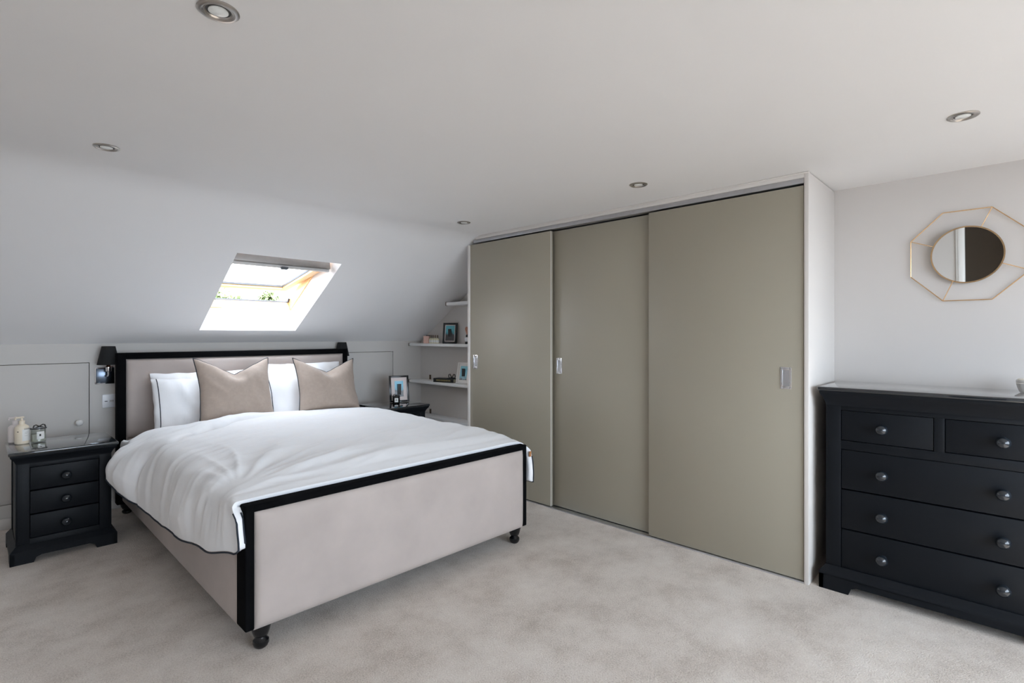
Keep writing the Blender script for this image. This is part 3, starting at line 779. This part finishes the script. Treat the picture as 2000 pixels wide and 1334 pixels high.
# ------------------------------------------------------------------ wall lamps, socket, mirror, downlights
def wall_lamp(x, label):
    z = 1.085
    t = thing('wall_lamp', label, 'wall lamp', (x, YK, z), group='bedside wall lamps')
    # square back plate with a raised rim
    b = B(); b.box((-.072, -.010, -.145), (.045, 0, -.022), .003); b.done('back_plate', 'chrome', t)
    b = B(); b.box((-.066, -.016, -.138), (.039, -.010, -.029), .003); b.done('plate_boss', 'chrome_dark_reflection', t)
    b = B()
    b.tube([(-.012, -.012, -.085), (-.012, -.045, -.085), (-.004, -.060, -.084), (.0, -.068, -.078), (.0, -.070, -.045)], .0055, 10); b.done('arm', 'chrome', t)
    B().tube([(.018, -.03, -.05), (.018, -.03, -.022), (.035, -.03, -.018)], .006, 8).done('switch_lever', 'chrome', t)
    B().lathe([(0, -.050), (.016, -.050), (.018, -.046), (.018, -.018), (.012, -.010), (.010, .03), (0, .03)], 20, T(0, -.070, 0)).done('lamp_holder', 'chrome', t)
    # bulb
    B().lathe([(0, .03), (.008, .03), (.013, .055), (.010, .085), (0, .10)], 16, T(0, -.07, 0)).done('bulb', 'wax', t)
    # tapered drum shade with lining and spider
    sh = B(); r0, r1, h = .069, .041, .135
    sh.lathe([(r0, 0), (r1, h), (r1 - .0015, h), (r0 - .0015, 0), (r0, 0)], 36, T(0, -.070, 0), cap=False)
    s = sh.done('lamp_shade', 'shade_black', t)
    B().lathe([(r0 - .002, .001), (r1 - .002, h - .001)], 36, T(0, -.070, 0), cap=False).done('shade_lining', 'shade_lining', s)
    sp_ = B()
    for a in range(3):
        c, s2 = math.cos(a * 2 * PI / 3), math.sin(a * 2 * PI / 3)
        sp_.tube([(0, -.07, h - .012), (c * (r1 - .002), -.07 + s2 * (r1 - .002), h - .004)], .0018, 6)
    sp_.lathe([(0, h - .018), (.010, h - .018), (.010, h - .006), (0, h - .006)], 12, T(0, -.07, 0))
    sp_.done('shade_spider', 'gold', s)
    return t
wl = wall_lamp(.709, 'black shaded chrome wall lamp above the socket')
dup(wl, (2.558, YK, 1.097), 0, 'black shaded wall lamp peeping over the headboard near the shelves')
s = tag(B().box((.680, YK - .011, .762), (.770, YK, .862), .004, 3).done('wall_socket', 'plate_white'), 'white switch plate on the wall beside the headboard', 'socket')
B().box((.722, YK - .0145, .800), (.752, YK - .011, .824), .002).done('rocker', 'plate_white', s)
b = B()
for x0 in (.726, .734, .742): b.box((x0, YK - .0152, .806), (x0 + .005, YK - .0145, .818))
b.done('print_mark', 'print_grey', s)
B().box((.695, YK - .0116, .808), (.712, YK - .011, .814)).done('print_mark', 'print_dark', s)
# octagonal wire mirror
mr = thing('wall_mirror', 'round mirror in a gold octagonal wire frame above the chest', 'mirror', (XR, .191, 1.711))
R8 = .2495; VX = [(-.012, R8 * math.cos(PI / 8 + i * PI / 4), R8 * math.sin(PI / 8 + i * PI / 4)) for i in range(8)]
for i in range(8):
    B().tube([VX[i], VX[(i + 1) % 8]], .0026, 8).done('wire_edge', 'gold', mr)
rm = .140; xm = -.034
tl = math.radians(5.2)                                    # the glass tips slightly down
TM = T(xm, 0, 0) @ RY(-tl) @ RY(-PI / 2)
for i in (0, 2, 4, 6):
    v = Vector(VX[i]); a = math.atan2(v.z, v.y)
    B().tube([VX[i], TM @ Vector((rm * math.sin(a), rm * math.cos(a), 0)) if False else (xm + .004, rm * math.cos(a), rm * math.sin(a))], .0022, 8).done('wire_spoke', 'gold', mr)
B().lathe([(0, 0), (rm, 0), (rm, .004), (0, .004)], 64, TM).done('mirror_glass', 'mirror_glass', mr)
B().lathe([(rm - .002, -.003), (rm + .0045, -.003), (rm + .0045, .007), (rm - .002, .007), (rm - .002, -.003)], 64, TM, cap=False).done('mirror_rim', 'gold', mr)
B().box((xm + .002, -.03, -.03), (-.001, .03, .03), .003).done('wall_mount', 'gold', mr)
# recessed downlights
def downlight(x, y, label):
    t = thing('downlight', label, 'downlight', (x, y, ZC), group='recessed ceiling downlights')
    B().lathe([(.050, 0), (.0505, -.003), (.046, -.0065), (.040, -.007), (.036, -.004), (.0355, 0), (.050, 0)], 48, cap=False).done('trim_ring', 'nickel', t)
    B().lathe([(.036, -.0035), (.034, -.0025), (.030, .0), (.030, -.0005), (.033, -.0045), (.036, -.0035)], 40, cap=False).done('gimbal_ring', 'nickel', t)
    B().lathe([(0, -.0008), (.0365, -.0008)], 40, cap=False).done('can', 'downlight_can', t)
    b = B(); b.lathe([(.024, -.0012), (.024, -.0035), (.021, -.0048), (0, -.0055)], 32, cap=False)
    ln = b.done('lens', 'downlight_lens', t)
    return t
d0 = downlight(.455, 1.515, 'downlight cut by the top edge of the photo, nearest the viewer')
dup(d0, (.432, 2.978, ZC), 0, 'downlight above the headboard near the left bedside table')
dup(d0, (2.60, 3.02, ZC), 0, 'farthest downlight, by the corner of wardrobe and sloping ceiling')
dup(d0, (2.634, 1.55, ZC), 0, 'downlight in front of the middle wardrobe door')
dup(d0, (2.688, .156, ZC), 0, 'downlight above the chest side, nearest the mirror')

# ------------------------------------------------------------------ small things
def bow(b, x, y, z, r, k=1.0):
    for s in (-1, 1):
        pts = [(x, y, z)] + [(x + s * (r * .2 + r * k * math.sin(a * PI / 6)), y - r * .15, z + r * .45 * math.sin(a * PI / 3 + .4)) for a in range(1, 6)] + [(x, y, z)]
        b.tube(pts, r * .16, 6)
        b.tube([(x, y, z), (x + s * r * .6, y - r * .2, z - r * .45), (x + s * r * 1.0, y - r * .1, z - r * .75)], r * .12, 6)
    b.lathe([(0, -r * .22), (r * .22, -r * .12), (r * .22, r * .12), (0, r * .22)], 10, T(x, y, z))
NZ = .637
# pump bottle
def pump(loc, mat, label, hs, yaw):
    t = thing('pump_bottle', label, 'bottle', loc, yaw)
    r = .034
    B().lathe([(0, 0), (r - .004, 0), (r, .004), (r, .112 * hs), (r - .003, .124 * hs), (r - .012, .134 * hs), (.013, .139 * hs), (0, .139 * hs)], 32).done('bottle', mat, t)
    c = B(); z = .138 * hs
    c.lathe([(0, z), (.0145, z), (.0145, z + .022), (.008, z + .024), (.0055, z + .030), (.0055, z + .040), (0, z + .040)], 20)
    c.box((-.034, -.008, z + .038), (.010, .008, z + .048), .004); c.box((-.036, -.005, z + .030), (-.028, .005, z + .042), .002)
    c.done('pump', mat, t)
    L = B(); n = 10
    rr = r + .0006; a0, a1 = math.radians(-110), math.radians(-25)
    rings = [[(rr * math.cos(lerp(a0, a1, i / n)), rr * math.sin(lerp(a0, a1, i / n)), zz) for i in range(n + 1)] for zz in (.02, .105 * hs)]
    v0 = [L.bm.verts.new(p) for p in rings[0]]; v1 = [L.bm.verts.new(p) for p in rings[1]]
    for i in range(n): L.bm.faces.new((v0[i], v0[i + 1], v1[i + 1], v1[i]))
    lab = L.done('label', 'label_white' if mat == 'cream_plastic' else mat, t)
    Q = B(); rr += .0005
    def strip(aa, ab, za, zb):
        w0 = [Q.bm.verts.new((rr * math.cos(math.radians(lerp(aa, ab, i / 5))), rr * math.sin(math.radians(lerp(aa, ab, i / 5))), za)) for i in range(6)]
        w1 = [Q.bm.verts.new((rr * math.cos(math.radians(lerp(aa, ab, i / 5))), rr * math.sin(math.radians(lerp(aa, ab, i / 5))), zb)) for i in range(6)]
        for i in range(5): Q.bm.faces.new((w0[i], w0[i + 1], w1[i + 1], w1[i]))
    if mat == 'cream_plastic':
        for a in (-95, -84, -72, -61, -50, -40): strip(a, a + 8, .088, .096)
        strip(-92, -60, .072, .0735); strip(-92, -70, .064, .0655); strip(-92, -66, .05, .0515)
        Q.done('print_lettering', 'print_grey', lab)
        Q = B(); strip(-150, -138, .075, .080); Q.done('print_mark', 'print_dark', t)
    else: Q.bm.free()
    return t
pump((.222, 4.385, NZ), 'cream_plastic', 'cream pump bottle with printed label on bedside table', .86, math.radians(20))
pump((.196, 4.475, NZ), 'pale_plastic', 'pale pink pump bottle half hidden behind the cream one', .80, math.radians(20))
# glass candle
def candle(loc, label, r, h, glass, yaw, bowr):
    t = thing('candle', label, 'candle', loc, yaw)
    B().lathe([(0, 0), (r - .002, 0), (r, .003), (r, h), (r - .002, h), (r - .002, .006), (0, .006)], 32).done('jar', glass, t)
    B().lathe([(0, .0065), (r - .0025, .0065), (r - .0025, h * .62), (0, h * .62)], 28).done('wax', 'wax' if glass == 'jar_glass' else 'book_black', t)
    B().lathe([(0, h * .98), (r + .001, h * .98), (r + .001, h * 1.10), (r - .003, h * 1.13), (0, h * 1.13)], 28).done('lid', 'gloss_black' if glass != 'jar_glass' else 'steel', t)
    L = B(); rr = r + .0007; n = 8
    a0, a1 = math.radians(-115), math.radians(-55)
    v0 = [L.bm.verts.new((rr * math.cos(lerp(a0, a1, i / n)), rr * math.sin(lerp(a0, a1, i / n)), h * .25)) for i in range(n + 1)]
    v1 = [L.bm.verts.new((rr * math.cos(lerp(a0, a1, i / n)), rr * math.sin(lerp(a0, a1, i / n)), h * .82)) for i in range(n + 1)]
    for i in range(n): L.bm.faces.new((v0[i], v0[i + 1], v1[i + 1], v1[i]))
    lab = L.done('label', 'label_white', t)
    B().box((-.004, -rr - .0012, h * .48), (.004, -rr - .0002, h * .64)).done('print_mark', 'print_dark', lab)
    b = B(); bow(b, 0, -r * .5, h * 1.2, bowr); b.tube([(r * 1.02 * math.cos(a * PI / 12), r * 1.02 * math.sin(a * PI / 12), h * 1.04) for a in range(24)], .004, 6, True)
    b.done('ribbon_bow', 'book_black', t)
    return t
candle((.297, 4.392, NZ), 'clear glass candle with black ribbon bow on bedside table', .036, .082, 'jar_glass', math.radians(10), .024)
candle((2.878, 4.345, NZ), 'small black candle with white label before the photo frame', .034, .070, 'jar_black', math.radians(-35), .022)
# photo frames: front faces -Y, origin on the bottom edge
def photo_frame(loc, yaw, lean, w, h, bw, fm, mw, pic, label):
    t = thing('photo_frame', label, 'photo frame', loc, yaw)
    t.rotation_euler = (-lean, 0, yaw)
    b = B(); d = .016
    b.box((-w / 2, -d / 2, 0), (-w / 2 + bw, d / 2, h), .002); b.box((w / 2 - bw, -d / 2, 0), (w / 2, d / 2, h), .002)
    b.box((-w / 2 + bw - .001, -d / 2, 0), (w / 2 - bw + .001, d / 2, bw), .002); b.box((-w / 2 + bw - .001, -d / 2, h - bw), (w / 2 - bw + .001, d / 2, h), .002)
    b.done('frame', fm, t)
    B().box((-w / 2 + bw, -.001, bw), (w / 2 - bw, .005, h - bw)).done('mat_board', 'mat_board' if fm != 'frame_white' else 'frame_white', t)
    iw = w / 2 - bw - mw
    B().box((-iw, -.0022, bw + mw), (iw, -.001, h - bw - mw)).done('picture', pic, t)
    B().box((-w / 2 + .01, .005, .01), (w / 2 - .01, .009, h - .01)).done('backing', 'book_black', t)
    B().box((-.018, -.003, 0), (.018, .001, h * .62), .001, mtx=T(0, .012, .02) @ RX(math.radians(12))).done('easel_leg', 'book_black', t)
    return t
photo_frame((2.965, 4.42, NZ + .001), math.radians(-18), math.radians(7), .195, .262, .018, 'gloss_black', .036, 'photo_print_table', 'black framed photo with wide mat on bedside table')
photo_frame((3.472, 4.262, 1.214), math.radians(-62), math.radians(8), .158, .218, .021, 'gloss_black', .008, 'photo_print_shelf', 'black framed photo on the shelf under the ceiling slope')
photo_frame((3.470, 4.055, .812), math.radians(-72), math.radians(14), .155, .215, .016, 'frame_white', .020, 'photo_print_white', 'white framed photo behind the black book on shelf')
# book with gold lettering, black bow tie shape on top
t = thing('book', 'thick black book with gold lettering lying on the shelf', 'book', (3.455, 4.30, .8112), math.radians(-76))
B().box((-.13, -.045, 0), (.13, .055, .005), .002).done('cover', 'book_black', t); B().box((-.13, -.045, .037), (.13, .055, .042), .002).done('cover', 'book_black', t)
B().box((-.126, -.041, .005), (.126, .051, .037)).done('pages', 'label_cream', t)
sp2 = B().box((-.13, -.048, .0), (.13, -.042, .042), .003).done('spine', 'book_black', t)
b = B(); xx = -.09
random.seed(3)
while xx < .09:
    wdt = random.choice((.006, .010, .014)); b.box((xx, -.0492, .014), (xx + wdt, -.0480, .029)); xx += wdt + .005
b.done('print_lettering', 'book_gold', sp2)
t = thing('hair_bow', 'small black looped bow lying on the black book', 'bow', (3.455, 4.205, .8535), math.radians(-70))
b = B()
for s in (-1, 1):
    b.tube([(0, 0, .008)] + [(s * (.006 + .034 * math.sin(a * PI / 6)), .004, .014 + .022 * math.sin(a * PI / 3 + .2) + .012) for a in range(1, 6)] + [(0, 0, .008)], .0042, 6)
b.done('loops', 'gloss_black', t)
B().box((-.05, -.012, 0), (.06, .010, .006), .002).done('band', 'gloss_black', t)
# little row on the shelf under the slope
t = thing('scent_box', 'small pink box with dark lid at the shelf end', 'box', (3.452, 4.62, 1.2132), math.radians(-60))
B().box((-.032, -.028, 0), (.032, .028, .080), .003).done('box', 'pink_card', t); B().box((-.006, -.02, .080), (.028, .02, .090), .003).done('lid', 'book_black', t)
proto = None
vl = ['first small cream bottle beside the pink box', 'second small cream bottle from the pink box', 'third small cream bottle from the pink box', 'small cream bottle nearest the black photo frame']
for i in range(4):
    loc = (3.446 - .004 * i, 4.545 - .044 * i, 1.2132)
    if proto is None:
        proto = thing('scent_bottle', vl[0], 'bottle', loc, math.radians(-60), 'small cream bottles on the shelf')
        B().lathe([(0, 0), (.017, 0), (.018, .002), (.018, .048), (.012, .056), (.007, .058), (.007, .062), (0, .062)], 20).done('bottle', 'label_cream', proto)
        B().lathe([(.0183, .012), (.0186, .012), (.0186, .036), (.0183, .036)], 20, cap=False).done('label', 'label_white', proto)
        B().lathe([(0, .060), (.0085, .060), (.0085, .088), (.006, .090), (0, .090)], 14).done('cap', 'bronze', proto)
    else: dup(proto, loc, math.radians(-60), vl[i])
t = thing('ornament', 'small white and copper ornament half hidden by the wardrobe', 'ornament', (3.462, 3.965, 1.2132))
B().lathe([(0, 0), (.026, 0), (.026, .020), (.02, .024), (0, .024)], 20).done('base', 'gloss_black', t)
B().lathe([(0, .024), (.022, .024), (.030, .045), (.028, .062), (.015, .070), (0, .070)], 20).done('body', 'plate_white', t)
B().lathe([(0, .070), (.018, .070), (.018, .086), (.010, .095), (0, .095)], 16).done('neck', 'gloss_black', t)
b = B()
for a in range(7):
    an = a * 2 * PI / 7
    b.loft([[(math.cos(an) * r + .006 * math.cos(q * PI / 3), math.sin(an) * r + .006 * math.sin(q * PI / 3), z) for q in range(6)] for (r, z) in ((.004, .095), (.016, .125), (.022, .150), (.014, .172))])
b.done('petals', 'copper_rose', t)
# pot at the edge of the chest
t = thing('ceramic_pot', 'small ribbed white pot on the chest at the picture edge', 'pot', (3.40, -.035, 1.0365))
b = B(); n = 40; rings = []
for (r, z) in ((.030, 0), (.034, .002), (.040, .020), (.044, .036), (.0455, .040), (.043, .043), (.045, .047), (.045, .056), (.042, .057), (.041, .040), (.030, .010)):
    rings.append([((r * (1 + .012 * math.cos(20 * 2 * PI * i / n))) * math.cos(2 * PI * i / n), (r * (1 + .012 * math.cos(20 * 2 * PI * i / n))) * math.sin(2 * PI * i / n), z) for i in range(n)])
b.loft(rings).done('pot', 'pot_white', t)
B().lathe([(0, .052), (.036, .052), (.041, .055), (.041, .059), (.036, .062), (0, .064)], 32).done('lid', 'wax', t)

# ------------------------------------------------------------------ outside: unseen ground, trees seen through the open skylight
struct(B().box((-60, -60, -6.2), (60, 60, -6.0)).done('ground', 'grey_ground'))  # unseen neutral ground, added to hide the bright sky below the horizon
def tree(x, y, top, rad, label, seed, n):
    random.seed(seed)
    t = thing('tree', label, 'tree', (x, y, -6.0), group='trees outside the skylight')
    hh = top + 6.0
    B().tube([(0, 0, 0), (.1, .05, hh * .4), (0, 0, hh * .8)], [.22, .16, .06], 10).done('trunk', 'bark', t)
    b = B()
    for i in range(n):
        a = random.uniform(0, 2 * PI); q = random.random() ** .5; h = random.uniform(-1, 1)
        r = rad * q * math.sqrt(max(0, 1 - h * h))
        c = Vector((r * math.cos(a), r * math.sin(a), hh - rad * 1.3 + h * rad * 1.3))
        u = Vector((random.gauss(0, 1), random.gauss(0, 1), random.gauss(0, 1))).normalized(); w = u.orthogonal().normalized(); s = random.uniform(.06, .13)
        v = [b.bm.verts.new(c + u * s), b.bm.verts.new(c + w * s * .55), b.bm.verts.new(c - u * s), b.bm.verts.new(c - w * s * .55)]
        b.bm.faces.new(v)
    f = b.done('foliage', 'leaf', t, None); f['kind'] = 'stuff'
tree(4.30, 14.0, 2.45, .75, 'broad leafy tree top outside the skylight', 11, 2600)
tree(5.50, 14.2, 2.50, .34, 'slender tree top outside near the skylight frame corner', 12, 900)
